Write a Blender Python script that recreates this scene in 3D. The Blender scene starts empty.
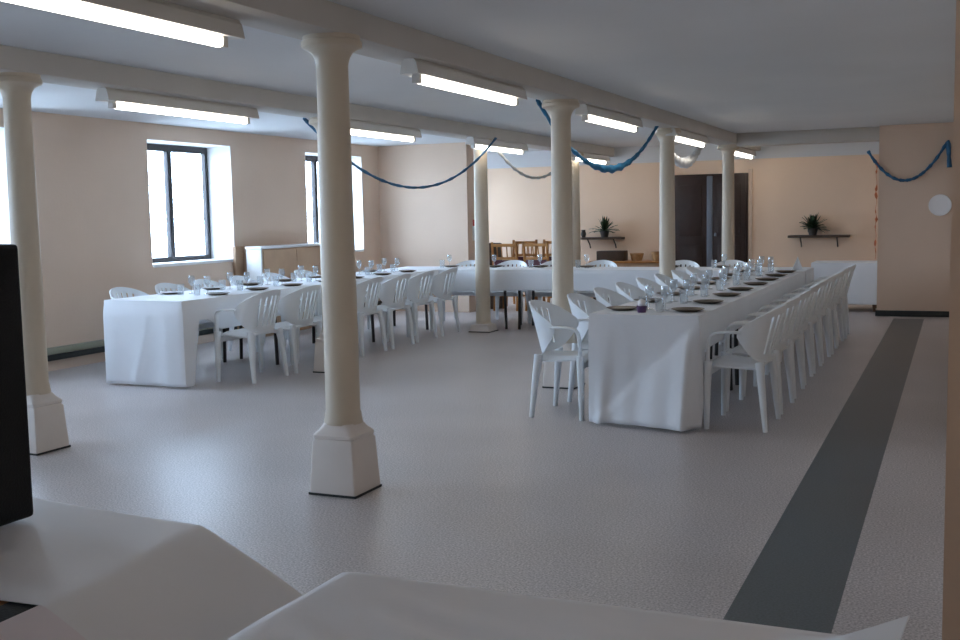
import bpy, bmesh, math, random
from mathutils import Vector, Matrix
random.seed(7)
C = bpy.context.scene.collection
PI = math.pi
ORD = ['first', 'second', 'third', 'fourth', 'fifth', 'sixth', 'seventh', 'eighth', 'ninth', 'tenth', 'eleventh', 'twelfth']

# ------------------------------------------------------------------ materials
def mat(name, col, rough=.6, spec=.4, metal=0.0, bump=0.0, bscale=60.0, var=0.0, vscale=3.0, sheen=0.0):
    m = bpy.data.materials.new(name); m.use_nodes = True
    nt = m.node_tree; b = nt.nodes['Principled BSDF']
    b.inputs['Base Color'].default_value = (*col, 1)
    b.inputs['Roughness'].default_value = rough
    b.inputs['Specular IOR Level'].default_value = spec
    b.inputs['Metallic'].default_value = metal
    if sheen: b.inputs['Sheen Weight'].default_value = sheen
    tc = nt.nodes.new('ShaderNodeTexCoord')
    if var:
        n = nt.nodes.new('ShaderNodeTexNoise'); n.inputs['Scale'].default_value = vscale; n.inputs['Detail'].default_value = 5
        nt.links.new(tc.outputs['Object'], n.inputs['Vector'])
        r = nt.nodes.new('ShaderNodeMapRange'); r.inputs[1].default_value = .3; r.inputs[2].default_value = .7
        r.inputs[3].default_value = 1 - var; r.inputs[4].default_value = 1 + var
        nt.links.new(n.outputs['Fac'], r.inputs[0])
        h = nt.nodes.new('ShaderNodeHueSaturation'); h.inputs['Color'].default_value = (*col, 1)
        nt.links.new(r.outputs[0], h.inputs['Value']); nt.links.new(h.outputs['Color'], b.inputs['Base Color'])
    if bump:
        n = nt.nodes.new('ShaderNodeTexNoise'); n.inputs['Scale'].default_value = bscale; n.inputs['Detail'].default_value = 6
        nt.links.new(tc.outputs['Object'], n.inputs['Vector'])
        bp = nt.nodes.new('ShaderNodeBump'); bp.inputs['Strength'].default_value = bump; bp.inputs['Distance'].default_value = .01
        nt.links.new(n.outputs['Fac'], bp.inputs['Height']); nt.links.new(bp.outputs['Normal'], b.inputs['Normal'])
    return m

def emit(name, col, s):
    m = bpy.data.materials.new(name); m.use_nodes = True
    nt = m.node_tree; nt.nodes.remove(nt.nodes['Principled BSDF'])
    e = nt.nodes.new('ShaderNodeEmission'); e.inputs['Color'].default_value = (*col, 1); e.inputs['Strength'].default_value = s
    nt.links.new(e.outputs[0], nt.nodes['Material Output'].inputs['Surface'])
    return m

def glassy(name, col, white=.0, gloss=.12):
    m = bpy.data.materials.new(name); m.use_nodes = True
    nt = m.node_tree; nt.nodes.remove(nt.nodes['Principled BSDF'])
    t = nt.nodes.new('ShaderNodeBsdfTransparent'); t.inputs['Color'].default_value = (*col, 1)
    g = nt.nodes.new('ShaderNodeBsdfGlossy'); g.inputs['Roughness'].default_value = .05
    lw = nt.nodes.new('ShaderNodeLayerWeight'); lw.inputs['Blend'].default_value = .35
    ma = nt.nodes.new('ShaderNodeMath'); ma.operation = 'MULTIPLY_ADD'; ma.inputs[1].default_value = .5; ma.inputs[2].default_value = gloss * .5
    nt.links.new(lw.outputs['Facing'], ma.inputs[0])
    mx = nt.nodes.new('ShaderNodeMixShader'); nt.links.new(ma.outputs[0], mx.inputs['Fac'])
    nt.links.new(t.outputs[0], mx.inputs[1]); nt.links.new(g.outputs[0], mx.inputs[2])
    last = mx
    if white:
        d = nt.nodes.new('ShaderNodeBsdfDiffuse'); d.inputs['Color'].default_value = (.85, .88, .92, 1)
        m2 = nt.nodes.new('ShaderNodeMixShader'); m2.inputs['Fac'].default_value = white
        nt.links.new(mx.outputs[0], m2.inputs[1]); nt.links.new(d.outputs[0], m2.inputs[2]); last = m2
    nt.links.new(last.outputs[0], nt.nodes['Material Output'].inputs['Surface'])
    return m

def floor_mat():
    m = bpy.data.materials.new('speckled_floor'); m.use_nodes = True
    nt = m.node_tree; b = nt.nodes['Principled BSDF']; L = nt.links.new
    tc = nt.nodes.new('ShaderNodeTexCoord')
    sep = nt.nodes.new('ShaderNodeSeparateXYZ'); L(tc.outputs['Object'], sep.inputs[0])
    def cmp(sock, lo, hi):
        a = nt.nodes.new('ShaderNodeMath'); a.operation = 'GREATER_THAN'; a.inputs[1].default_value = lo; L(sock, a.inputs[0])
        c = nt.nodes.new('ShaderNodeMath'); c.operation = 'LESS_THAN'; c.inputs[1].default_value = hi; L(sock, c.inputs[0])
        x = nt.nodes.new('ShaderNodeMath'); x.operation = 'MULTIPLY'; L(a.outputs[0], x.inputs[0]); L(c.outputs[0], x.inputs[1]); return x
    sx = cmp(sep.outputs['X'], -.708, -.352); sy = cmp(sep.outputs['Y'], -50, 14.55)
    st = nt.nodes.new('ShaderNodeMath'); st.operation = 'MULTIPLY'; L(sx.outputs[0], st.inputs[0]); L(sy.outputs[0], st.inputs[1])
    sp = nt.nodes.new('ShaderNodeTexNoise'); sp.inputs['Scale'].default_value = 110; sp.inputs['Detail'].default_value = 3; L(tc.outputs['Object'], sp.inputs['Vector'])
    bl = nt.nodes.new('ShaderNodeTexNoise'); bl.inputs['Scale'].default_value = 1.1; bl.inputs['Detail'].default_value = 4; L(tc.outputs['Object'], bl.inputs['Vector'])
    def ramp(src, c0, c1, p0=.35, p1=.65):
        r = nt.nodes.new('ShaderNodeValToRGB'); L(src.outputs['Fac'], r.inputs['Fac'])
        r.color_ramp.elements[0].position = p0; r.color_ramp.elements[0].color = (*c0, 1)
        r.color_ramp.elements[1].position = p1; r.color_ramp.elements[1].color = (*c1, 1); return r
    light = ramp(sp, FLOOR0, FLOOR1); dark = ramp(sp, (.042, .058, .068), (.085, .108, .122))
    mx = nt.nodes.new('ShaderNodeMix'); mx.data_type = 'RGBA'; L(st.outputs[0], mx.inputs[0]); L(light.outputs[0], mx.inputs[6]); L(dark.outputs[0], mx.inputs[7])
    v = nt.nodes.new('ShaderNodeMapRange'); v.inputs[1].default_value = .3; v.inputs[2].default_value = .7; v.inputs[3].default_value = .92; v.inputs[4].default_value = 1.06
    L(bl.outputs['Fac'], v.inputs[0])
    h = nt.nodes.new('ShaderNodeHueSaturation'); L(mx.outputs[2], h.inputs['Color']); L(v.outputs[0], h.inputs['Value'])
    L(h.outputs[0], b.inputs['Base Color'])
    b.inputs['Roughness'].default_value = .36; b.inputs['Specular IOR Level'].default_value = 1.0
    bp = nt.nodes.new('ShaderNodeBump'); bp.inputs['Strength'].default_value = .12; bp.inputs['Distance'].default_value = .004
    L(sp.outputs['Fac'], bp.inputs['Height']); L(bp.outputs[0], b.inputs['Normal'])
    return m

FLOOR0 = (.29, .262, .255); FLOOR1 = (.68, .632, .625)
M = {}
M['floor'] = floor_mat()
M['wall'] = mat('beige_wall_paint', (.67, .515, .40), .75, .25, bump=.12, bscale=35, var=.035, vscale=1.2)
M['wall_peach'] = mat('peach_wall_colour', (.82, .62, .46), .75, .25, bump=.12, bscale=35, var=.035, vscale=1.2)  # paler, warmer wall colour used on the back wall alone
M['ceil'] = mat('white_ceiling_paint', (.70, .715, .73), .8, .2, bump=.1, bscale=25, var=.03, vscale=.9)
M['beam'] = mat('cream_beam_paint', (.56, .53, .49), .7, .25, bump=.08, bscale=30, var=.03)
M['col'] = mat('cream_column_paint', (.63, .54, .42), .45, .4, bump=.06, bscale=20, var=.03)
M['plinth'] = mat('cream_plinth_paint', (.74, .68, .63), .55, .35, bump=.1, bscale=30, var=.04)
M['reveal'] = mat('white_reveal_paint', (.86, .86, .86), .7, .25, bump=.08)
M['skirt_and_shade'] = mat('dark_skirting_and_shade', (.025, .03, .03), .5)  # black of the skirting, shared by the painted shadow lines
M['heater'] = mat('olive_heater_enamel', (.30, .30, .22), .5, .4, var=.05)
M['winframe'] = mat('dark_window_wood', (.025, .022, .024), .45, .4, var=.1)
M['glass'] = glassy('clear_window_glass', (.97, .98, 1), 0, .06)
M['cloth'] = mat('white_table_paper', (.80, .83, .87), .6, .35, bump=.25, bscale=14, var=.02)
M['paper'] = mat('white_paper_sheet', (.86, .85, .86), .5, .4, bump=.5, bscale=4, var=.02)
M['paper2'] = mat('pinkish_paper_sheet', (.84, .77, .80), .55, .3, bump=.15, bscale=9)
M['plastic'] = mat('white_chair_plastic', (.82, .86, .89), .32, .5, var=.02)
M['steel'] = mat('black_steel_tube', (.02, .02, .022), .4, .5)
M['board'] = mat('brown_laminate', (.16, .10, .06), .45, .4, var=.12, vscale=8)
M['black'] = mat('black_speaker_vinyl', (.006, .007, .008), .6, .25, bump=.2, bscale=200)
M['grille'] = mat('black_grille', (.012, .012, .013), .5, .3, bump=.5, bscale=300)
M['white_metal'] = mat('white_lamp_housing', (.74, .72, .68), .4, .4)
M['tube'] = emit('lit_fluorescent_tube', (1.0, .92, .80), 9.6)
M['blue'] = mat('blue_crepe_paper', (.035, .13, .25), .6, .3, bump=.6, bscale=60, var=.2, vscale=9)
M['blue2'] = mat('bright_blue_crepe_paper', (.03, .19, .38), .55, .3, bump=.6, bscale=60, var=.25, vscale=7)
M['pale'] = mat('pale_crepe_paper', (.52, .52, .50), .7, .2, bump=.6, bscale=60)
M['tulle'] = mat('white_tulle', (.72, .74, .76), .7, .2, bump=.6, bscale=60)
M['door'] = mat('dark_brown_door', (.036, .020, .016), .4, .4, var=.15, vscale=6)
M['alu'] = mat('grey_blue_metal_strip', (.16, .19, .24), .4, .5)
M['wood'] = mat('honey_brown_wood', (.42, .19, .055), .45, .4, var=.2, vscale=12)
M['maroon'] = mat('maroon_seat_vinyl', (.085, .02, .03), .5, .4)
M['darkwood'] = mat('dark_shelf_wood', (.075, .05, .035), .5, .35, var=.15, vscale=9)
M['leaf'] = mat('dark_green_leaf', (.03, .06, .028), .5, .35, var=.3, vscale=20)
M['pot'] = mat('dark_plant_pot', (.05, .045, .04), .5, .4)
M['plate'] = mat('smoky_brown_plate', (.10, .07, .045), .35, .35)
M['gl'] = glassy('table_glass', (.95, .97, .98), .10, .10)  # small white diffuse share imitates the backlit glow of the glasses
M['cab'] = mat('tan_cabinet_laminate', (.50, .34, .22), .5, .35, var=.06, vscale=5)
M['cab_top_lit_end'] = mat('white_cabinet_top_and_lit_end', (.78, .78, .78), .5, .35)
M['board2'] = mat('brown_board', (.34, .22, .14), .6, .3, var=.1)
M['orange'] = mat('orange_paper_flower', (.62, .20, .09), .6, .2, var=.25, vscale=40)
M['red'] = mat('red_poster_ink', (.55, .06, .04), .5)
M['white'] = mat('white_paper', (.85, .85, .86), .6, .25)
M['purple'] = mat('purple_pot_glaze', (.10, .045, .13), .3, .5)
M['basket'] = mat('tan_basket', (.45, .26, .12), .7, .2, bump=.6, bscale=80, var=.2, vscale=20)

# ------------------------------------------------------------------ mesh helpers
def link(name, me, m, parent=None):
    o = bpy.data.objects.new(name, me); C.objects.link(o)
    if m is not None: me.materials.append(m)
    if parent is not None: o.parent = parent
    return o

def from_bm(name, bm, m, parent=None, smooth=None):
    bmesh.ops.recalc_face_normals(bm, faces=bm.faces[:])
    me = bpy.data.meshes.new(name); bm.to_mesh(me); bm.free()
    if smooth:
        for p in me.polygons: p.use_smooth = True
        try: me.set_sharp_from_angle(angle=math.radians(smooth))
        except Exception: pass
    return link(name, me, m, parent)

def bm_box(x0, x1, y0, y1, z0, z1, bev=0.0, seg=2):
    bm = bmesh.new()
    bmesh.ops.create_cube(bm, size=1)
    for v in bm.verts:
        v.co = Vector(((x0 + x1) / 2 + v.co.x * (x1 - x0), (y0 + y1) / 2 + v.co.y * (y1 - y0), (z0 + z1) / 2 + v.co.z * (z1 - z0)))
    if bev: bmesh.ops.bevel(bm, geom=bm.edges[:], offset=bev, segments=seg, affect='EDGES', profile=.6)
    return bm

def box(name, x0, x1, y0, y1, z0, z1, m, parent=None, bev=0.0):
    return from_bm(name, bm_box(x0, x1, y0, y1, z0, z1, bev), m, parent, 40 if bev else None)

def lathe(name, prof, m, parent=None, seg=24, loc=(0, 0, 0), ang=40, close=True):
    bm = bmesh.new(); rings = []
    for r, z in prof:
        if r < 1e-6: rings.append([bm.verts.new((loc[0], loc[1], loc[2] + z))])
        else: rings.append([bm.verts.new((loc[0] + r * math.cos(2 * PI * i / seg), loc[1] + r * math.sin(2 * PI * i / seg), loc[2] + z)) for i in range(seg)])
    for a, b in zip(rings, rings[1:]):
        for i in range(seg):
            j = (i + 1) % seg
            if len(a) == 1 and len(b) == 1: continue
            if len(a) == 1: bm.faces.new((a[0], b[i], b[j]))
            elif len(b) == 1: bm.faces.new((a[i], a[j], b[0]))
            else: bm.faces.new((a[i], a[j], b[j], b[i]))
    if close:
        for r in (rings[0], rings[-1]):
            if len(r) > 1: bm.faces.new(r)
    return from_bm(name, bm, m, parent, ang)

def catmull(pts, n=6):
    out = []
    P = [Vector(p) for p in pts]; P = [2 * P[0] - P[1]] + P + [2 * P[-1] - P[-2]]
    for i in range(1, len(P) - 2):
        for k in range(n):
            t = k / n; a, b, c, d = P[i - 1:i + 3]
            out.append(.5 * ((2 * b) + (c - a) * t + (2 * a - 5 * b + 4 * c - d) * t * t + (3 * b - a - 3 * c + d) * t ** 3))
    out.append(P[-2]); return out

def bm_sweep(pts, side, w, h, rnd=.25, twist=0.0):
    """rounded-rectangle section swept along pts; side = width direction; w, h numbers or per-point lists."""
    bm = bmesh.new(); rings = []; n = len(pts)
    for i, p in enumerate(pts):
        t = (pts[min(i + 1, n - 1)] - pts[max(i - 1, 0)]).normalized()
        s = Vector(side[i] if isinstance(side, list) else side); s = (s - t * s.dot(t)).normalized(); u = t.cross(s)
        if twist:
            q = Matrix.Rotation(twist * i / n, 3, t); s = q @ s; u = q @ u
        ww = (w[i] if isinstance(w, list) else w) / 2; hh = (h[i] if isinstance(h, list) else h) / 2
        k = min(ww, hh) * rnd * 2
        sec = [(-ww + k, -hh), (ww - k, -hh), (ww, -hh + k), (ww, hh - k), (ww - k, hh), (-ww + k, hh), (-ww, hh - k), (-ww, -hh + k)]
        rings.append([bm.verts.new(p + s * a + u * b) for a, b in sec])
    for a, b in zip(rings, rings[1:]):
        for i in range(8): bm.faces.new((a[i], a[(i + 1) % 8], b[(i + 1) % 8], b[i]))
    bm.faces.new(rings[0]); bm.faces.new(rings[-1])
    return bm

def sweep(name, pts, side, w, h, m, parent=None, rnd=.25, twist=0.0):
    return from_bm(name, bm_sweep([Vector(p) for p in pts], side, w, h, rnd, twist), m, parent, 50)

def lerp_list(a, b, n): return [a + (b - a) * i / (n - 1) for i in range(n)]

def grid_mesh(name, f, nu, nv, m, parent=None, thick=0.0, skip=None, ang=50):
    bm = bmesh.new()
    V = [[bm.verts.new(f(i / nu, j / nv)) for j in range(nv + 1)] for i in range(nu + 1)]
    for i in range(nu):
        for j in range(nv):
            if skip and skip(i, j): continue
            bm.faces.new((V[i][j], V[i + 1][j], V[i + 1][j + 1], V[i][j + 1]))
    if skip:
        for v in [v for v in bm.verts if not v.link_faces]: bm.verts.remove(v)
    if thick:
        bmesh.ops.recalc_face_normals(bm, faces=bm.faces[:])
        bmesh.ops.solidify(bm, geom=bm.faces[:], thickness=thick)
    return from_bm(name, bm, m, parent, ang)

# ------------------------------------------------------------------ things
def thing(name, label, cat, loc=(0, 0, 0), rotz=0.0, group=None):
    o = bpy.data.objects.new(name, None); C.objects.link(o); o.empty_display_size = .1
    o.location = loc; o.rotation_euler = (0, 0, rotz); o['label'] = label; o['category'] = cat
    if group: o['group'] = group
    return o
def tag(o, label, cat, group=None):
    o['label'] = label; o['category'] = cat
    if group: o['group'] = group
    return o
def struct(o):
    o['kind'] = 'structure'; return o
def dup(root, loc, rotz, label, group=None):
    r = root.copy(); C.objects.link(r); r.location = loc; r.rotation_euler = (0, 0, rotz); r['label'] = label
    if group: r['group'] = group
    for ch in list(root.children):
        c = ch.copy(); C.objects.link(c); c.parent = r
        for g in ch.children:
            d = g.copy(); C.objects.link(d); d.parent = c
    return r

# ================================================================== the room
XL, XR, YB, YF, ZC, ZB = -7.85, -.009, 17.0, -2.5, 2.43, 2.287
WT = .38
struct(box('floor', XL - WT, 1.7, YF - .2, YB + .2, -.12, 0, M['floor']))
struct(box('ceiling', XL - WT, 1.7, YF - .2, YB + .2, ZC, ZC + .15, M['ceil']))
# left wall with splayed window openings
WIN = [(-.35, 1.1), (2.78, 4.23), (5.93, 7.38), (9.2, 10.64), (12.25, 13.72), (15.25, 16.6)]
SILL, HEAD = .915, 2.26
def left_wall():
    bm = bmesh.new(); xi, xo = XL, XL - WT; ins = .03
    def quad(a, b, c, d): bm.faces.new([bm.verts.new(p) for p in (a, b, c, d)])
    ys = [YF - .2]
    for a, b in WIN: ys += [a, b]
    ys.append(YB + .2)
    for k in range(len(ys) - 1):
        a, b = ys[k], ys[k + 1]
        if k % 2 == 0:
            quad((xi, a, 0), (xi, b, 0), (xi, b, ZC), (xi, a, ZC))
            ao = a if k == 0 else a - ins; bo = b if k == len(ys) - 2 else b + ins
            quad((xo, a if k == 0 else a + ins, 0), (xo, b if k == len(ys) - 2 else b - ins, 0), (xo, b if k == len(ys) - 2 else b - ins, ZC), (xo, a if k == 0 else a + ins, ZC))
        else:
            quad((xi, a, 0), (xi, b, 0), (xi, b, SILL), (xi, a, SILL)); quad((xi, a, HEAD), (xi, b, HEAD), (xi, b, ZC), (xi, a, ZC))
            quad((xo, a + ins - .06, 0), (xo, b - ins + .06, 0), (xo, b - ins + .06, SILL), (xo, a + ins - .06, SILL)); quad((xo, a - .03, HEAD), (xo, b + .03, HEAD), (xo, b + .03, ZC), (xo, a - .03, ZC))
    bmesh.ops.remove_doubles(bm, verts=bm.verts[:], dist=.0005)
    return from_bm('wall_left', bm, M['wall'])
struct(left_wall())
for n, (a, b) in enumerate(WIN):
    # reveal lining of the opening (white), one tube of four slabs
    bm = bmesh.new(); xi, xo = XL + .002, XL - WT
    r0 = [(xi, a, SILL), (xi, b, SILL), (xi, b, HEAD), (xi, a, HEAD)]; r1 = [(xo, a + .03, SILL + .02), (xo, b - .03, SILL + .02), (xo, b - .03, HEAD - .01), (xo, a + .03, HEAD - .01)]
    r2 = [(xo, a - .03, SILL - .03), (xo, b + .03, SILL - .03), (xo, b + .03, HEAD + .03), (xo, a - .03, HEAD + .03)]
    R = [[bm.verts.new(p) for p in r] for r in (r0, r1, r2)]
    for u, v in ((0, 1), (1, 2)):
        for i in range(4): bm.faces.new((R[u][i], R[u][(i + 1) % 4], R[v][(i + 1) % 4], R[v][i]))
    w = struct(from_bm('window_%d' % (n + 1), bm, M['reveal']))
    xf = XL - .31; y0, y1, z0, z1 = a + .03, b - .03, SILL + .02, HEAD - .01
    fr = bmesh.new()
    def ring(x, y0, y1, z0, z1): return [fr.verts.new(p) for p in ((x, y0, z0), (x, y1, z0), (x, y1, z1), (x, y0, z1))]
    ym = (y0 + y1) / 2
    fo = .055
    A = ring(xf, y0, y1, z0, z1); B = ring(xf, y0 + fo, y1 - fo, z0 + fo, z1 - fo - .02)
    A2 = ring(xf - .05, y0, y1, z0, z1); B2 = ring(xf - .05, y0 + fo, y1 - fo, z0 + fo, z1 - fo - .02)
    for p, q in ((A, B), (A2, B2), (A, A2), (B, B2)):
        for i in range(4): fr.faces.new((p[i], p[(i + 1) % 4], q[(i + 1) % 4], q[i]))
    from_bm('window_frame', fr, M['winframe'], w)
    box('mullion', xf - .055, xf + .006, ym - .036, ym + .036, z0 + fo - .005, z1 - fo - .015, M['winframe'], w, .006)
    for (c, d) in ((y0 + fo, ym - .036), (ym + .036, y1 - fo)):
        box('window_pane', xf - .03, xf - .024, c - .005, d + .005, z0 + fo - .005, z1 - fo - .015, M['glass'], w)
    for zr in (1.42, 1.80): sweep('guard_rail', [(XL - WT - .06, a - .1, zr), (XL - WT - .06, ym, zr), (XL - WT - .06, b + .1, zr)], (1, 0, 0), .014, .014, M['white_metal'], w)
    box('window_sill', XL - .27, XL + .012, a + .02, b - .02, SILL - .012, SILL + .022, M['reveal'], w, .006)
struct(box('wall_back', XL - WT, 1.7, YB, YB + .2, 0, ZC, M['wall_peach']))
struct(box('wall_front', XL - WT, 1.7, YF - .2, YF, 0, ZC, M['wall']))
struct(box('wall_right', XR, XR + .35, 2.0, YB, 0, ZC, M['wall']))
struct(box('wall_right_near', 1.5, 1.7, YF, 2.0, 0, ZC, M['wall']))
struct(box('wall_return', XR + .35, 1.7, 2.0, 2.2, 0, ZC, M['wall']))
struct(box('wall_left_back_block', XL, -6.42, 14.22, 14.60, 0, ZC, M['wall']))
struct(box('wall_right_back_block', -.93, XR, 14.85, YB, 0, ZC, M['wall']))
struct(box('baseboard_right_back_block', -.945, XR, 14.825, 14.852, 0, .075, M['skirt_and_shade'], bev=.004))
struct(box('trim_1', XL, -.93, YB - .014, YB, 2.17, ZC, M['ceil']))            # white band over the back wall
# beams
struct(box('trim_2', -3.045, -2.755, YF, YB, ZB, ZC, M['beam'], bev=.02))
struct(box('trim_3', -5.35, -5.06, YF, YB, ZB, ZC, M['beam'], bev=.02))
struct(box('trim_4', -2.76, -.0095, 15.0, 15.3, ZB - .03, ZC, M['beam'], bev=.015))
# heater along the left wall
struct(box('baseboard_left', XL + .001, XL + .07, -2, 10.25, .165, .225, M['heater'], bev=.008))
struct(box('heater_shade_strip', XL + .001, XL + .035, -2, 14.2, .10, .155, M['skirt_and_shade'], bev=.004))  # black strip painted in as the shadow line under the heater
# double door in the back wall
d = struct(box('door_1', -4.10, -2.94, YB - .05, YB - .001, 0, 1.96, M['door'], bev=.006))
for a, b in ((-4.07, -3.565), (-3.475, -2.97)):
    lf = box('door_leaf', a, b, YB - .075, YB - .045, .02, 1.93, M['door'], d, .006)
    for z0, z1 in ((.15, .85), (1.0, 1.8)):
        box('door_panel', a + .08, b - .08, YB - .083, YB - .07, z0, z1, M['door'], lf, .005)
box('door_strip', -3.565, -3.475, YB - .09, YB - .045, .02, 1.93, M['alu'], d, .01)
lathe('door_handle', [(.0, 0), (.02, .0), (.025, .02), (.015, .05), (0, .055)], M['alu'], d, 12, (-3.42, YB - .12, 1.0))
struct(box('trim_6', -4.16, -4.10, YB - .03, YB - .001, 0, 2.02, M['wall'], bev=.004))
struct(box('trim_7', -2.94, -2.88, YB - .03, YB - .001, 0, 2.02, M['wall'], bev=.004))

# ------------------------------------------------------------------ columns
def make_column(label, k_=1.0):
    t = thing('column', label, 'column', group='cream cast columns')
    bm = bmesh.new(); rings = []
    for hw, z, k in ((.134, .0, .012), (.134, .03, .012), (.120, .27, .012), (.112, .285, .015), (.118, .29, .015), (.118, .305, .02), (.10, .33, .04), (.088, .36, .06)):
        z = z * k_
        pts = []
        for sx, sy in ((1, -1), (1, 1), (-1, 1), (-1, -1)):
            ca = math.atan2(sy, sx)
            for q in range(5):
                an = ca - PI / 4 + PI / 2 * q / 4
                pts.append((sx * (hw - k) + k * math.cos(an), sy * (hw - k) + k * math.sin(an), z))
        rings.append([bm.verts.new(p) for p in pts])
    n = len(rings[0])
    for a, b in zip(rings, rings[1:]):
        for i in range(n): bm.faces.new((a[i], a[(i + 1) % n], b[(i + 1) % n], b[i]))
    bm.faces.new(rings[0]); bm.faces.new(rings[-1])
    from_bm('plinth', bm, M['plinth'], t, 35)
    lathe('shaft', [(.098, .355 * k_), (.098, .375 * k_), (.094, .385 * k_), (.094, .40 * k_), (.088, .42 * k_), (.086, 1.0), (.082, 1.6), (.079, 2.1), (.079, 2.15)], M['col'], t, 32)
    lathe('capital', [(.079, 2.145), (.081, 2.16), (.088, 2.185), (.104, 2.212), (.13, 2.228), (.145, 2.233), (.15, 2.24), (.15, 2.262), (.142, 2.268), (.142, 2.289)], M['col'], t, 32, ang=30)
    bm = bm_box(-.137, .137, -.137, .137, 0, .012); from_bm('base_shadow_line', bm, M['skirt_and_shade'], t).name = 'base_shadow'  # thin dark slab painted as a shadow line round the column foot
    return t
COLA = [4.73, 8.26, 11.72, 15.17]; COLB = [4.96, 8.47, 11.92, 15.37]
c0 = None
txtA = ['nearest cream column in middle of floor with tapered square plinth', 'cream column behind the near left corner chair of the right table',
        'cream column standing left of dark double door beside right table', 'slim far cream column in front of dark double door']
txtB = ['cream column at far left beside black loudspeaker with tapered plinth', 'cream column mostly hidden behind the nearest column beside left table chairs',
        'cream column with splayed foot at left front of the cross table', 'far cream column seen just right of second column, near back wall']
for X, ys, tx in ((-2.9, COLA, txtA), (-5.2, COLB, txtB)):
    for y, s in zip(ys, tx):
        if c0 is None: c0 = make_column(s); c0.location = (X + .045, y, 0)
        elif 'splayed foot' in s: make_column(s, .28).location = (X, y, 0)
        else: dup(c0, (X, y, 0), 0, s)

# ------------------------------------------------------------------ fluorescent lamps
def make_lamp(label):
    t = thing('ceiling_lamp', label, 'lamp', group='fluorescent lamps under the beams')
    bm = bmesh.new(); prof = [(-.03, .0), (-.045, -.02), (-.058, -.078), (-.058, -.084), (-.04, -.082), (.04, -.082), (.058, -.084), (.058, -.078), (.045, -.02), (.03, 0)]
    ends = [[bm.verts.new((x, y, z)) for x, z in prof] for y in (-.85, .85)]
    n = len(prof)
    for i in range(n): bm.faces.new((ends[0][i], ends[0][(i + 1) % n], ends[1][(i + 1) % n], ends[1][i]))
    bm.faces.new(ends[0]); bm.faces.new(ends[1])
    from_bm('housing', bm, M['white_metal'], t)
    pts = [Vector((0, y, -.107)) for y in lerp_list(-.74, .74, 3)]
    sweep('tube', pts, (1, 0, 0), .044, .044, M['tube'], t, .29)
    for y in (-.755, .755): box('end_cap', -.024, .024, y - .018, y + .018, -.130, -.082, M['white_metal'], t, .005)
    return t
l0 = None
LA = [(-3.0, 3.28), (-2.86, 6.42), (-2.84, 9.45), (-2.83, 12.45), (-2.86, 16.0)]
LB = [(-5.22, 6.55), (-5.14, 9.30), (-5.10, 12.25), (-5.12, 15.9)]
for row, nm in ((LA, 'right-hand beam'), (LB, 'left-hand beam')):
    for i, (x, y) in enumerate(row):
        s = 'lit fluorescent lamp, %s from the camera under the %s' % (ORD[i], nm)
        if l0 is None: l0 = make_lamp(s); l0.location = (x, y, ZB)
        else: dup(l0, (x, y, ZB), 0, s)

dup(l0, (1.0, .45, ZC), 0, 'added out-of-view fill lamp on the bay ceiling, lighting the right wall end')  # unseen lamp added to brighten the end face of the right wall
# ------------------------------------------------------------------ monobloc chair (faces +y)
def make_chair(label):
    t = thing('plastic_armchair', label, 'chair', group='white plastic armchairs')
    P = M['plastic']
    def seat(u, v):
        x = (u - .5) * 2; y = -.165 + .355 * v
        w = .205 + .02 * v
        z = .425 - .018 * (1 - x * x) * math.sin(PI * min(1, v * 1.1)) + .02 * v - .045 * max(0, (v - .82) / .18) ** 2 - .03 * abs(x) ** 6
        return (x * w, y, z)
    grid_mesh('seat', seat, 12, 12, P, t, .014)
    def back(u, v):
        s = (u - .5) * 2; a = s * 1.62
        rim = .628 + .162 * max(0, math.cos(s * PI / 2)) ** .85; bot = .425 + .17 * abs(s) ** 3.4
        z = bot + (rim - bot) * v; k = (z - .42) / .37
        return ((.232 + .036 * k) * math.sin(a), -.02 - (.150 + .105 * k) * math.cos(a), z)
    grid_mesh('backrest', back, 42, 14, P, t, .011, skip=lambda i, j: 11 <= i <= 30 and i % 3 == 1 and 2 <= j <= 11)
    for s in (-1, 1):
        # arm: from backrest side forward, bending down into the front leg
        pts = catmull([(s * .255, -.035, .628), (s * .262, .01, .631), (s * .268, .06, .630), (s * .266, .125, .622), (s * .262, .160, .592), (s * .256, .169, .52), (s * .248, .172, .43)], 5)
        n = len(pts); sd = [Vector((1, 0, 0))] * n
        sweep('armrest', pts, sd, [(.036 if i < 3 else .055) - .012 * (i / n) for i in range(n)], .016, P, t, .3)
        pts = catmull([(s * .246, .170, .44), (s * .250, .174, .30), (s * .252, .177, .15), (s * .250, .180, .0)], 4); n = len(pts)
        sweep('leg', pts, (1, 0, 0), lerp_list(.062, .036, n), lerp_list(.045, .028, n), P, t, .25)
        pts = catmull([(s * .205, -.145, .435), (s * .220, -.160, .30), (s * .232, -.175, .15), (s * .240, -.19, .0)], 4); n = len(pts)
        sweep('leg', pts, (1, 0, 0), lerp_list(.065, .036, n), lerp_list(.05, .028, n), P, t, .25)
    box('seat_rail', -.235, .235, .162, .176, .345, .405, P, t, .005)
    return t
ch0 = [None]
def chair(x, y, rot, label):
    rot += random.uniform(-.03, .03)
    if ch0[0] is None:
        ch0[0] = make_chair(label); ch0[0].location = (x, y, 0); ch0[0].rotation_euler = (0, 0, rot)
    else: dup(ch0[0], (x, y, 0), rot, label)
RR = [7.13 + .655 * i for i in range(9)]
RL = [7.15 + .66 * i for i in range(8)]
LR = [7.86 + .61 * i for i in range(7)]
LL = [7.90 + .61 * i for i in range(7)]
FX = [-5.98, -5.37, -4.76, -4.15, -3.10, -2.50]
for i, y in enumerate(RR): chair((-1.262 if i == 0 else -1.268) + random.uniform(-.01, .015), y, PI / 2, 'white plastic armchair %s from the near end on the right side of the right table' % ORD[i])
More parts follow.
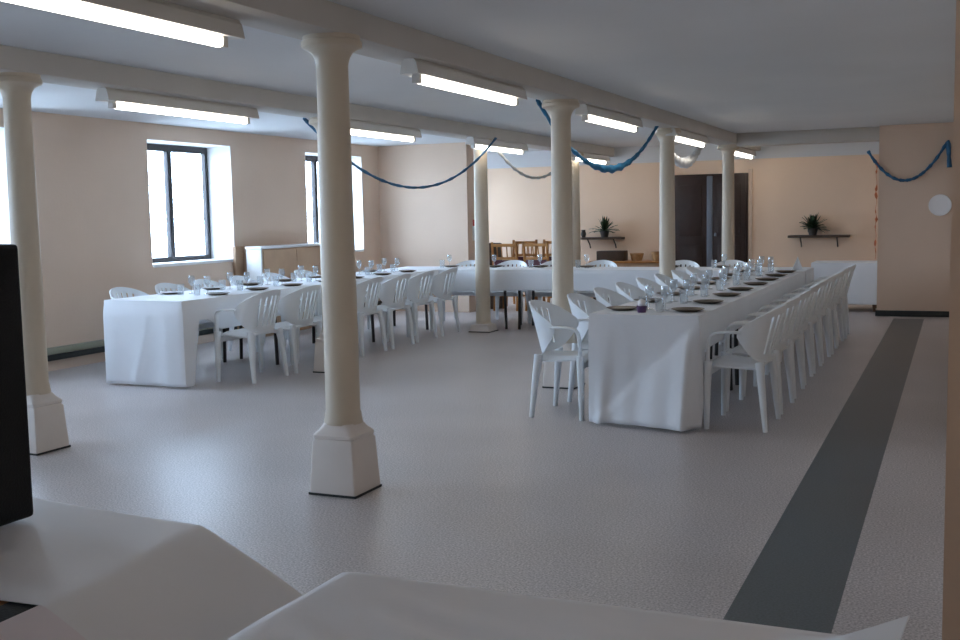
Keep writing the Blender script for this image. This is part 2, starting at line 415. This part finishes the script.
for i, y in enumerate(RL): chair((-2.475 if i == 0 else -2.43) + random.uniform(-.01, .01), y, -PI / 2, 'white plastic armchair %s from the near end on the left side of the right table' % ORD[i])
for i, y in enumerate(LR): chair(-5.645 + random.uniform(-.01, .02), y, PI / 2, 'white plastic armchair %s from the near end on the right side of the left table' % ORD[i])
for i, y in enumerate(LL): chair(-6.905 + random.uniform(-.02, .01), y, -PI / 2, 'white plastic armchair %s from the near end on the window side of the left table' % ORD[i])
for i, x in enumerate(FX): chair(x, 13.11 + random.uniform(-.01, .04), PI, 'white plastic armchair %s from the left behind the far cross table' % ORD[i])

# ------------------------------------------------------------------ tables and cloths
TZ = .728
def make_table(label, lx, ly):
    t = thing('folding_table', label, 'table')
    box('tabletop', -lx / 2, lx / 2, -ly / 2, ly / 2, TZ - .028, TZ, M['board'], t, .006)
    for sx in (-1, 1):
        for sy in (-1, 1):
            x, y = sx * (lx / 2 - .09), sy * (ly / 2 - .13)
            sweep('leg', [(x, y, TZ - .028), (x, y, .35), (x + sx * .01, y, 0)], (1, 0, 0), .032, .032, M['steel'], t, .29)
        box('apron', sx * (lx / 2 - .075) - .012, sx * (lx / 2 - .075) + .012, -ly / 2 + .15, ly / 2 - .15, TZ - .075, TZ - .028, M['steel'], t)
    return t
NEAR = ['near', 'middle', 'far']
def run(x0, x1, y0, y1, n, nm):
    for i in range(n):
        a = y0 + (y1 - y0) * i / n; b = y0 + (y1 - y0) * (i + 1) / n
        t = make_table('brown folding table with black legs, %s one of three under the %s cloth' % (NEAR[i], nm), x1 - x0 - .02, b - a - .01)
        t.location = ((x0 + x1) / 2, (a + b) / 2, 0)
run(-2.20, -1.50, 6.83, 12.07, 3, 'right table')
run(-6.67, -5.875, 7.21, 12.07, 3, 'left table')
for i in range(3):
    a = -6.67 + (5.17) * i / 3; b = -6.67 + 5.17 * (i + 1) / 3
    t = make_table('brown folding table with black legs, %s one of three under the cross table cloth' % ['left', 'middle', 'right'][i], b - a - .01, .73)
    t.location = ((a + b) / 2, 12.47, 0)

def cloth(name, x0, x1, y0, y1, drop, wav, label, seed):
    rnd = random.Random(seed); per = []
    step = .05
    def seg(ax, ay, bx, by, nx, ny, side):
        L = math.hypot(bx - ax, by - ay); n = max(2, int(L / (.014 if side == 'front' and L < 1 else step)))
        for i in range(n): u = i / n; per.append((ax + (bx - ax) * u, ay + (by - ay) * u, nx, ny, side, u * L, L))
    seg(x0, y0, x1, y0, 0, -1, 'front', ); seg(x1, y0, x1, y1, 1, 0, 'right'); seg(x1, y1, x0, y1, 0, 1, 'back'); seg(x0, y1, x0, y0, -1, 0, 'left')
    n = len(per); bm = bmesh.new(); R = []; rows = 22; zt = TZ + .006
    dr = [drop(p[4], p[5], p[6]) for p in per]
    nr = []
    for i in range(n):                                    # blend the outward direction round the corners
        q = Vector((0, 0))
        for k in range(-1, 2): q += Vector((per[(i + k) % n][2], per[(i + k) % n][3]))
        nr.append(q.normalized())
    for j in range(rows + 1):
        t = j / rows; ring = []
        for i, p in enumerate(per):
            L = dr[i]; o = .004 + .010 * min(1, t * 6) + wav(p[4], p[5], p[6], t * L) * min(1, t * L / .12)
            ring.append(bm.verts.new((p[0] + nr[i].x * o, p[1] + nr[i].y * o, zt - (.004 if j else 0) * 0 - L * t)))
        R.append(ring)
    for a, b in zip(R, R[1:]):
        for i in range(n): bm.faces.new((a[i], a[(i + 1) % n], b[(i + 1) % n], b[i]))
    # top: ladder across the short way
    top = bm.faces.new(R[0])
    bmesh.ops.recalc_face_normals(bm, faces=bm.faces[:])
    o = from_bm(name, bm, M['cloth'], None, 60)
    md = o.modifiers.new('thickness', 'SOLIDIFY'); md.thickness = .003; md.offset = -1
    return tag(o, label, 'tablecloth', 'white tablecloths')
def sm(a, b, x):
    t = max(0, min(1, (x - a) / (b - a))); return t * t * (3 - 2 * t)
def drop_right(side, u, L):
    if side == 'front': return .718 - .01 * math.sin(3 * u / L)
    if side == 'right': return .22 + .498 * (1 - sm(.02, .10, u)) + .01 * math.sin(u * 3)
    if side == 'left': return .22 + .49 * sm(L - .12, L - .03, u) + .01 * math.sin(u * 2.3)
    return .02
def wav_right(side, u, L, dz):
    if side == 'front':
        x = u / L; t = dz / .72
        f = .012 * math.exp(-((x - (.95 - .85 * t)) / .06) ** 2) * t ** .6            # the long slanting fold from upper right to lower left
        f += .022 * math.exp(-((x - .20 + .08 * t) / .05) ** 2) * t
        f += .012 * math.exp(-((x - .10) / .04) ** 2) * t + .006 * math.sin(x * 23) * t
        dd = t - (1.02 - .95 * x)                                                     # loose lower-right flap bulging out below the slanting fold
        f += .17 * max(0, dd) + .014 * sm(-.02, .05, dd)
        return f * (1 - .95 * sm(.90, 1.0, x))
    return .004 * (1 + math.sin(u * 9)) * (dz / .25)
cloth('tablecloth', -2.21, -1.49, 6.82, 12.06, drop_right, wav_right, 'white cloth over the long right table, its front hanging to the floor in folds', 1)
def drop_left(side, u, L):
    if side == 'front': return .715
    if side == 'right': return .17 + .545 * (1 - sm(.12, .17, u)) + .10 * sm(.3, .5, u) * (1 - sm(1.2, 2.0, u)) + .012 * math.sin(u * 3)
    if side == 'left': return .20 + .515 * sm(L - .2, L - .05, u)
    return .02
def wav_left(side, u, L, dz):
    t = dz / .72
    if side == 'front':
        x = u / L
        return .010 * math.exp(-((x - .62 + .25 * t) / .06) ** 2) * t + .008 * math.exp(-((x - .8) / .08) ** 2) * t + .004 * math.sin(x * 17) * t + .006
    if side == 'right' and u < .3: return .006 * math.sin(u * 20) * t + .006
    return .004 * (1 + math.sin(u * 8)) * (dz / .25)
cloth('tablecloth', -6.68, -5.865, 7.2, 12.06, drop_left, wav_left, 'white cloth over the long left table, its near end a flat hanging panel', 2)
def drop_cross(side, u, L):
    if side == 'front': return .255 + .012 * math.sin(u * 2)
    if side == 'right': return .20
    return .22
def wav_cross(side, u, L, dz): return .004 * (1 + math.sin(u * 7)) * (dz / .25)
cloth('tablecloth', -6.68, -1.49, 12.105, 12.84, drop_cross, wav_cross, 'white cloth over the far cross table with a short hanging front', 3)

# small cloth-covered table at the far right
t = thing('side_table', 'low table under the white cloth beside the right back pier', 'table', (-1.38, 15.72, 0))
box('tabletop', -.42, .42, -.33, .33, .63, .655, M['board'], t, .005)
for sx in (-1, 1):
    for sy in (-1, 1): sweep('leg', [(sx * .38, sy * .28, .63), (sx * .38, sy * .28, .3), (sx * .38, sy * .28, 0)], (1, 0, 0), .04, .04, M['board'], t)
TZs = TZ; TZ = .655
cloth('tablecloth', -1.81, -.95, 15.38, 16.06, lambda s, u, L: .56, lambda s, u, L, dz: .004 * (1 + math.sin(u * 11)) * dz / .5 if s != 'right' else 0, 'white cloth on the low table beside the right back pier', 5)
TZ = TZs

# ------------------------------------------------------------------ tableware
ZT = TZ + .0075
def mk_plate(label):
    o = lathe('plate', [(0, 0), (.065, 0), (.07, .002), (.108, .016), (.110, .018), (.106, .0195), (.068, .006), (0, .005)], M['plate'], None, 28, ang=60)
    return tag(o, label, 'plate', 'dark plates laid on the tables')
def mk_glass(label):
    o = lathe('wine_glass', [(0, 0), (.032, 0), (.033, .002), (.006, .008), (.0045, .03), (.005, .068), (.013, .078), (.026, .098), (.030, .122), (.0285, .15), (.0265, .163), (.0252, .163), (.0272, .15), (.0285, .122), (.0245, .10), (.012, .082), (0, .078)], M['gl'], None, 18, ang=60)
    return tag(o, label, 'glass', 'stemmed glasses on the tables')
def mk_tumbler(label):
    o = lathe('tumbler', [(0, 0), (.024, 0), (.027, .004), (.031, .05), (.034, .095), (.0325, .095), (.029, .05), (.025, .008), (0, .008)], M['gl'], None, 18, ang=60)
    return tag(o, label, 'glass', 'tumblers on the tables')
proto = {}
def put(kind, x, y, label):
    f = {'plate': mk_plate, 'wine': mk_glass, 'tumbler': mk_tumbler}[kind]
    if kind not in proto: o = proto[kind] = f(label)
    else:
        o = proto[kind].copy(); C.objects.link(o); o['label'] = label
    o.location = (x, y, ZT); o.rotation_euler = (0, 0, random.uniform(0, 6))
J = lambda s: random.uniform(-s, s)
def places(xs, inx, ys, where):
    """inx: direction from table edge to the middle"""
    for i, y in enumerate(ys):
        put('plate', xs + J(.008), y + J(.02), 'dark plate %s from the near end along the %s' % (ORD[i], where))
        put('wine', xs + inx * .165 + J(.015), y + .06 + J(.02), 'wine glass %s from the near end along the %s' % (ORD[i], where))
        put('tumbler', xs + inx * .160 + J(.01), y - .065 + J(.02), 'tumbler %s from the near end along the %s' % (ORD[i], where))
places(-1.63, -1, RR[:8], 'right edge of the right table')
places(-2.07, 1, RL, 'left edge of the right table')
places(-6.01, -1, LR[:7], 'right edge of the left table')
places(-6.54, 1, LL, 'window edge of the left table')
for i, x in enumerate(FX):
    put('plate', x, 12.70, 'dark plate %s from the left on the far cross table' % ORD[i])
    put('wine', x + .06, 12.54 + J(.02), 'wine glass %s from the left on the far cross table' % ORD[i])
    put('tumbler', x - .06, 12.56 + J(.02), 'tumbler %s from the left on the far cross table' % ORD[i])
# small flower pot near the front of the right table
t = thing('flower_pot', 'small purple pot with white flower near front of right table', 'flower pot', (-1.90, 6.98, ZT))
lathe('pot', [(0, 0), (.028, 0), (.034, .03), (.036, .045), (.03, .045), (.028, .03), (0, .028)], M['purple'], t, 18)
bm = bmesh.new(); bmesh.ops.create_icosphere(bm, subdivisions=3, radius=.026)
for v in bm.verts: v.co = v.co * (1 + .22 * math.sin(9 * v.co.x / .026 + 3) * math.sin(8 * v.co.y / .026) * math.cos(7 * v.co.z / .026)) + Vector((0, 0, .062))
from_bm('flower', bm, M['white'], t, 80)
# standing napkin at the far right corner of the cross table
def napkin(u, v):
    a = (u - .5) * 2.6 * PI / 2; r = .055 * (1 - v) + .006
    return (r * math.sin(a), r * math.cos(a) * .7, .15 * v * (1 - .12 * abs(math.sin(a))))
o = grid_mesh('folded_napkin', napkin, 16, 8, M['white'], None, .003); o.location = (-1.58, 12.2, ZT)
tag(o, 'white folded napkin standing at the far right corner of the tables', 'napkin')

# ------------------------------------------------------------------ foreground: tables, paper sheets, speaker
FZ = .742
def fg_table(label, x0, x1, y0, y1):
    t = thing('table', label, 'table', ((x0 + x1) / 2, (y0 + y1) / 2, 0)); lx, ly = (x1 - x0) / 2, (y1 - y0) / 2
    box('tabletop', -lx, lx, -ly, ly, FZ - .035, FZ, M['wood'], t, .006)
    for sx in (-1, 1):
        for sy in (-1, 1): sweep('leg', [(sx * (lx - .06), sy * (ly - .06), FZ - .035), (sx * (lx - .06), sy * (ly - .06), .3), (sx * (lx - .05), sy * (ly - .05), 0)], (1, 0, 0), .045, .045, M['steel'], t)
fg_table('brown-topped table at lower left under the paper carrying the loudspeaker', -2.75, -1.475, .72, 1.80)
fg_table('brown-topped table under the paper at the bottom of the view', -1.01, -.10, .72, 1.66)
def yfar(x):
    if x < -1.47: return 1.835 + (-1.47 - x) * .10
    if x < -1.02: return 1.835 + (x + 1.47) / .45 * (-.15)
    return 1.685 + (x + 1.02) * .003
def zsag(x, y=1.33):
    x0 = -1.40 - .07 * max(0, min(1, (y - 1.36) / .4)); w = -1.02 - x0
    if x <= x0 or x >= -1.02: return 0
    t = (x - x0) / w; k = .74
    s = (t / k) if t < k else (1 - t) / (1 - k)
    return -.078 * (s ** 1.15)
def ynear(x):
    if x < -1.41: return 1.336
    if x < -1.39: return 1.336 - (x + 1.41) / .02 * .05
    return max(.80, 1.286 - (x + 1.39) * .6)
def sheet(u, v):
    x = -2.7 + 2.62 * u; L = .10; ya, yb = ynear(x), yfar(x)
    tot = (yb - ya) + L; s = v * tot
    rip = .0025 * math.sin(x * 13 + v * 6) * math.sin(v * 9 + x * 3) + .0025
    fade = sm(0, .25, yb - ya - s) if s < yb - ya else 0
    if s <= yb - ya: return (x, ya + s, FZ + .007 + zsag(x, ya + s) + rip * fade + (.0035 * (1 + math.sin((x * .8 + (ya + s) * 1.6) * 34 + 1.5 * math.sin(x * 5))) * fade * sm(-1.0, -.85, x) if x > -1.0 else 0))
    dd = s - (yb - ya)
    return (x, yb + .012 * math.sin(min(1, dd / .03) * PI / 2) + .01 * math.sin(x * 11) * dd / L, FZ + .007 + zsag(x, yb) - dd + .008 * math.sin(min(1, dd / .03) * PI / 2))
o = grid_mesh('paper_sheet', sheet, 130, 60, M['paper'], None, .0015, ang=70)
tag(o, 'large white paper sheet sagging between the two foreground tables', 'paper sheet')
def sheet2(u, v):
    a = Vector((-1.410, 1.330)); b = Vector((-.99, 1.225)); c = Vector((-1.400, .86)); d = Vector((-.99, .80))
    p = (a * (1 - u) + b * u) * (1 - v) + (c * (1 - u) + d * u) * v
    return (p.x, p.y, FZ + .0135 + zsag(p.x, p.y))
o = grid_mesh('paper_sheet', sheet2, 24, 16, M['paper2'], None, .0015, ang=70)
tag(o, 'smaller pinkish paper sheet at the lower left corner over the white sheet', 'paper sheet')
o = box('black_folder', -1.492, -1.408, .95, 1.36, FZ, FZ + .005, M['black'], None, .002); tag(o, 'flat black folder showing between the two paper sheets at lower left', 'folder')
# folded paper at the right end of the foreground table
def tent(u, v):
    x = -.235 + .16 * u
    ridge = .002 + .075 * u ** 1.25 * (1 - .0 * u)
    y = 1.52 + .14 * v
    return (x + .025 * (1 - abs(2 * v - 1)) * u, y, FZ + .009 + ridge * (1 - abs(2 * v - 1)) ** .9)
o = grid_mesh('folded_paper', tent, 14, 14, M['white'], None, .002, ang=40)
tag(o, 'white folded paper peaking up at the bottom right table corner', 'paper')

t = thing('loudspeaker', 'tall black loudspeaker standing on the paper at the left edge', 'loudspeaker', (-2.016, 1.56, FZ + .0170))
cab = bm_box(-.175, .175, -.20, .18, 0, .597, .012, 3); from_bm('cabinet', cab, M['black'], t, 40)
box('grille', -.15, .15, .17, .192, .03, .575, M['grille'], t, .008)
box('handle', .168, .180, -.06, .06, .40, .425, M['black'], t, .004)
for sx in (-1, 1):
    for sy in (-1, 1): lathe('foot', [(0, -.0001), (.016, -.0001), (.018, .004), (0, .004)], M['black'], t, 12, (sx * .14, sy * .15, -.0025))

# ------------------------------------------------------------------ furniture along the walls
t = thing('cabinet', 'tan low cabinet, its window-lit end painted white, under left wall between two windows', 'cabinet', (-7.66, 11.43, 0))
box('body', -.05, .15, -.72, .72, .05, 1.04, M['cab'], t, .006)
box('lit_end_panel', -.055, .158, -.745, -.72, .0, 1.045, M['cab_top_lit_end'], t, .005)  # white colour stands in for window light on the near end
box('top', -.06, .175, -.76, .74, 1.045, 1.075, M['cab_top_lit_end'], t, .006)
for a, b in ((-.70, -.005), (.005, .70)):
    dr = box('door', .15, .166, a, b, .09, 1.02, M['cab'], t, .004)
    yk = b - .07 if a < -.1 else a + .07
    kb = lathe('knob', [(0, -.012), (.012, -.008), (.012, .008), (0, .012)], M['winframe'], dr, 10, (.176, yk, .62))
box('plinth', -.04, .14, -.70, .70, 0, .05, M['cab'], t)
o = box('wooden_board', XL + .012, XL + .055, 10.59, 10.76, 0, 1.08, M['board2'], None, .006)
tag(o, 'narrow brown board standing against left wall beside the tan cabinet', 'board')

def make_wchair(label):
    t = thing('wooden_chair', label, 'chair', group='brown wooden chairs by the back wall')
    box('seat', -.20, .20, -.19, .21, .43, .455, M['maroon'], t, .01)
    for s in (-1, 1):
        sweep('leg', [(s * .175, .18, .43), (s * .178, .19, .2), (s * .18, .195, 0)], (1, 0, 0), .035, .035, M['wood'], t)
        sweep('leg', [(s * .17, -.175, .43), (s * .172, -.195, .2), (s * .175, -.22, 0)], (1, 0, 0), .035, .035, M['wood'], t)
        sweep('back_post', [(s * .178, -.19, .40), (s * .180, -.205, .6), (s * .182, -.24, .85), (s * .183, -.262, 1.0)], (1, 0, 0), .036, .032, M['wood'], t)
    for x in (-.11, -.04, .04, .11): sweep('back_spindle', [(x, -.226, .76), (x, -.242, .84), (x, -.262, .97)], (1, 0, 0), .016, .016, M['wood'], t)
    box('back_pad', -.165, .165, -.235, -.205, .54, .74, M['maroon'], t, .01)
    for z, y, h in ((.955, -.262, .045), (.765, -.23, .04)): sweep('back_slat', [(-.175, y, z), (0, y - .015, z), (.175, y, z)], (0, 0, 1), h, .015, M['wood'], t)
    for s in (-1, 1): sweep('stretcher', [(s * .177, .18, .2), (s * .174, -.02, .2), (s * .171, -.19, .2)], (0, 0, 1), .022, .018, M['wood'], t)
    return t
w0 = None
for (x, y, r, s) in ((-5.99, 14.75, .05, 'brown wooden chair at the left of the front row by the back wall'), (-5.50, 14.8, -.06, 'brown wooden chair at the right of the front row by the back wall'),
                     (-6.12, 15.5, PI + .1, 'brown wooden chair turned round at the left of the rear row by back wall'), (-5.68, 15.52, PI - .08, 'brown wooden chair turned round at the right of the rear row by back wall')):
    if w0 is None: w0 = make_wchair(s); w0.location = (x, y, 0); w0.rotation_euler = (0, 0, r)
    else: dup(w0, (x, y, 0), r, s)
# dark bag-like crate left of the chairs
o = box('dark_crate', -6.40, -6.20, 14.75, 14.98, 0, .98, M['darkwood'], None, .03); tag(o, 'tall dark box standing behind the third column at the back left', 'box')
# sideboard at the back wall with a few things on it
t = thing('sideboard', 'low brown sideboard against the back wall under the left plant shelf', 'sideboard', (-4.72, 16.72, 0))
box('body', -.60, .58, -.22, .22, .06, .60, M['cab'], t, .006); box('top', -.62, .60, -.24, .24, .60, .63, M['wood'], t, .006); box('plinth', -.57, .55, -.2, .2, 0, .06, M['darkwood'], t)
for a, b in ((-.58, -.01), (.01, .56)): box('door', a, b, -.235, -.22, .09, .57, M['cab'], t, .004)
o = box('dark_tray', -5.25, -4.80, 16.58, 16.82, .63, .79, M['darkwood'], None, .01); tag(o, 'dark wooden box lying on the sideboard below the left plant shelf', 'box')
for i, (x, s, h) in enumerate(((-4.62, 'tan basket beside the dark box on the low sideboard', .12), (-4.28, 'tan basket at the right end of the low sideboard', .14))):
    o = lathe('basket', [(0, 0), (.08, 0), (.11, h), (.102, h), (.075, .012), (0, .012)], M['basket'], None, 18); o.location = (x, 16.7, .63); tag(o, s, 'basket')

# wall shelves with plants
def shelf(x0, x1, where):
    t = thing('wall_shelf', 'dark wooden wall shelf ' + where, 'shelf', ((x0 + x1) / 2, YB, .985)); w = (x1 - x0) / 2
    box('board', -w, w, -.24, -.001, -.018, .018, M['darkwood'], t, .004)
    for s in (-1, 1): sweep('bracket', [(s * w * .6, -.012, -.16), (s * w * .6, -.05, -.10), (s * w * .6, -.16, -.02)], (1, 0, 0), .02, .02, M['darkwood'], t)
def plant(x, h, n, where, seed):
    rnd = random.Random(seed)
    t = thing('potted_plant', 'dark green bushy potted plant on the ' + where, 'plant', (x, YB - .13, 1.003))
    lathe('pot', [(0, 0), (.055, 0), (.075, .09), (.08, .10), (.07, .10), (.06, .085), (0, .085)], M['pot'], t, 18)
    bm = bmesh.new()
    for k in range(n):
        a = rnd.uniform(0, 2 * PI); el = rnd.uniform(.15, 1.45); L = h * rnd.uniform(.55, 1.0)
        d0 = Vector((math.cos(a) * math.cos(el), math.sin(a) * math.cos(el) * .45, math.sin(el))); sd = d0.cross(Vector((0, 0, 1))).normalized()
        b = Vector((0, 0, .085)); prev = None
        for q in range(6):
            u = q / 5; p = b + d0 * L * u + Vector((0, 0, -.35 * L * u * u * math.cos(el))); wd = .028 * math.sin(PI * (.12 + .88 * u)) + .002
            cur = (bm.verts.new(p - sd * wd), bm.verts.new(p + Vector((0, 0, .006))), bm.verts.new(p + sd * wd))
            if prev:
                bm.faces.new((prev[0], prev[1], cur[1], cur[0])); bm.faces.new((prev[1], prev[2], cur[2], cur[1]))
            prev = cur
    from_bm('foliage', bm, M['leaf'], t, 60)
shelf(-2.32, -1.45, 'right of the double door'); plant(-1.97, .30, 90, 'shelf right of the door', 3)
shelf(-5.62, -4.90, 'left of the double door above the sideboard'); plant(-5.20, .30, 60, 'shelf left of the door', 4)
o = lathe('vase', [(0, 0), (.03, 0), (.045, .05), (.03, .10), (.035, .12), (.028, .12), (.02, .1), (0, .09)], M['pot'], None, 16); o.location = (-5.56, YB - .12, 1.0035); tag(o, 'small dark vase on the left shelf beside the plant', 'vase')

# poster on the left block, notice on the right pier
o = box('poster', -6.421, -6.415, 14.38, 14.57, 1.03, 1.33, M['white'], None); tag(o, 'small red and white poster on the left block beside third column', 'poster')
box('red_heading', -6.4152, -6.413, 14.38, 14.57, 1.24, 1.33, M['red'], o)
o = lathe('wall_plate', [(0, 0), (.12, 0), (.135, .012), (.13, .018), (.09, .01), (0, .01)], M['white'], None, 28); o.rotation_euler = (PI / 2, 0, 0); o.location = (-.20, 14.848, 1.41)
tag(o, 'round whitish plate hung on the right back pier', 'wall plate')

# ------------------------------------------------------------------ garlands
def garland(name, p0, p1, sag, m, label, w=.05, h=.02, tail=None, bulge=0.0, twist=40, skew=0.0):
    p0, p1 = Vector(p0), Vector(p1); n = 90; pts = []; W = []; H = []
    for i in range(n + 1):
        t = i / n; s = t + skew * t * (1 - t)
        p = p0.lerp(p1, t); p.z -= sag * 4 * s * (1 - s)
        pts.append(p); k = 1 + bulge * math.exp(-((t - .55) / .18) ** 2)
        W.append(w * k * (1 + .15 * math.sin(i * 1.7))); H.append(h * k)
    if tail:
        for i in range(1, 9): pts.append(p1 + Vector((0.003 * i, -.004 * i, -tail * i / 8))); W.append(w * 1.5); H.append(h * 1.7)
    o = from_bm(name, bm_sweep(pts, (0, 0, 1) if abs((p1 - p0).normalized().z) < .9 else (1, 0, 0), W, H, .3, twist), m, None, 60)
    return tag(o, label, 'garland', 'paper garlands')
garland('paper_garland', (-5.37, 8.38, 2.29), (-5.03, 12.0, 2.30), .60, M['blue'], 'blue paper garland swagged under the left-hand beam before the left block', .030, .02)
garland('paper_garland', (-5.2, 12.25, 2.296), (-5.2, 15.2, 2.296), .42, M['pale'], 'faint grey garland swagged under the left-hand beam beyond the blue one', .04, .025)
garland('paper_garland', (-3.075, 8.2, 2.30), (-2.9, 11.3, 2.295), .50, M['blue2'], 'bright blue paper garland between second and third columns of right-hand beam', .034, .024, bulge=1.2)
garland('paper_garland', (-3.02, 11.9, 2.24), (-3.02, 14.1, 2.30), .30, M['tulle'], 'puffy white garland in front of the top of the double door', .08, .06, bulge=.5)
garland('paper_garland', (-1.06, 14.79, 2.115), (-.125, 14.79, 2.205), .43, M['blue'], 'blue paper garland across the right back pier with hanging tail', .04, .025, tail=.33)
# string of orange paper flowers down the pier edge
bm = bm_sweep([Vector((-.955 + .006 * math.sin(i * .9), 14.838, 1.98 - i * .032)) for i in range(40)], (1, 0, 0), [.006 + .05 * max(0, math.sin(i * 1.3) * math.sin(i * .7 + 1)) for i in range(40)], [.005 + .018 * max(0, math.sin(i * 1.3) * math.sin(i * .7 + 1)) for i in range(40)], .3, 9)
o = from_bm('flower_garland', bm, M['orange'], None, 60); tag(o, 'orange paper flower garland hanging down the right pier corner', 'garland')

# ------------------------------------------------------------------ outside ground
g = struct(box('ground', -60, XL - WT - .01, -40, 60, -.6, -.5, mat('outdoor_paving', (.72, .72, .70), .9)))

# ------------------------------------------------------------------ light
w = bpy.data.worlds.new('World'); bpy.context.scene.world = w; w.use_nodes = True
bg = w.node_tree.nodes['Background']; bg.inputs['Color'].default_value = (.60, .78, 1.0, 1); bg.inputs['Strength'].default_value = 21.0
for a, b in WIN:
    l = bpy.data.lights.new('window_portal', 'AREA'); l.shape = 'RECTANGLE'; l.size = HEAD - SILL; l.size_y = b - a
    l.cycles.is_portal = True
    o = bpy.data.objects.new('window_portal', l); C.objects.link(o)
    o.location = (XL - WT - .02, (a + b) / 2, (SILL + HEAD) / 2); o.rotation_euler = (0, -PI / 2, 0)

# ------------------------------------------------------------------ camera
cam = bpy.data.cameras.new('camera'); co = bpy.data.objects.new('camera', cam); C.objects.link(co)
f, pi_, ya, ro, H = 1085.03, .0966, .4145, -.0192, 1.3988
cam.sensor_width = 36; cam.lens = f / 960 * 36; cam.clip_start = .02; cam.clip_end = 200
F = Vector((-math.sin(ya) * math.cos(pi_), math.cos(ya) * math.cos(pi_), -math.sin(pi_)))
R = Vector((math.cos(ya), math.sin(ya), 0)); U = R.cross(F)
R2 = R * math.cos(ro) + U * math.sin(ro); U2 = U * math.cos(ro) - R * math.sin(ro)
mm = Matrix((R2, U2, -F)).transposed().to_4x4(); mm.translation = Vector((-.0, 0, H))
co.matrix_world = mm
sc = bpy.context.scene; sc.camera = co
vs = sc.view_settings; sc.display_settings.display_device = 'sRGB'
vs.view_transform = 'Standard'; vs.look = 'None'; vs.gamma = 1; vs.use_curve_mapping = False; vs.exposure = 0.24
sc.cycles.max_bounces = 10; sc.cycles.diffuse_bounces = 6; sc.cycles.transparent_max_bounces = 24
sc.cycles.use_denoising = True; sc.cycles.sample_clamp_indirect = 6
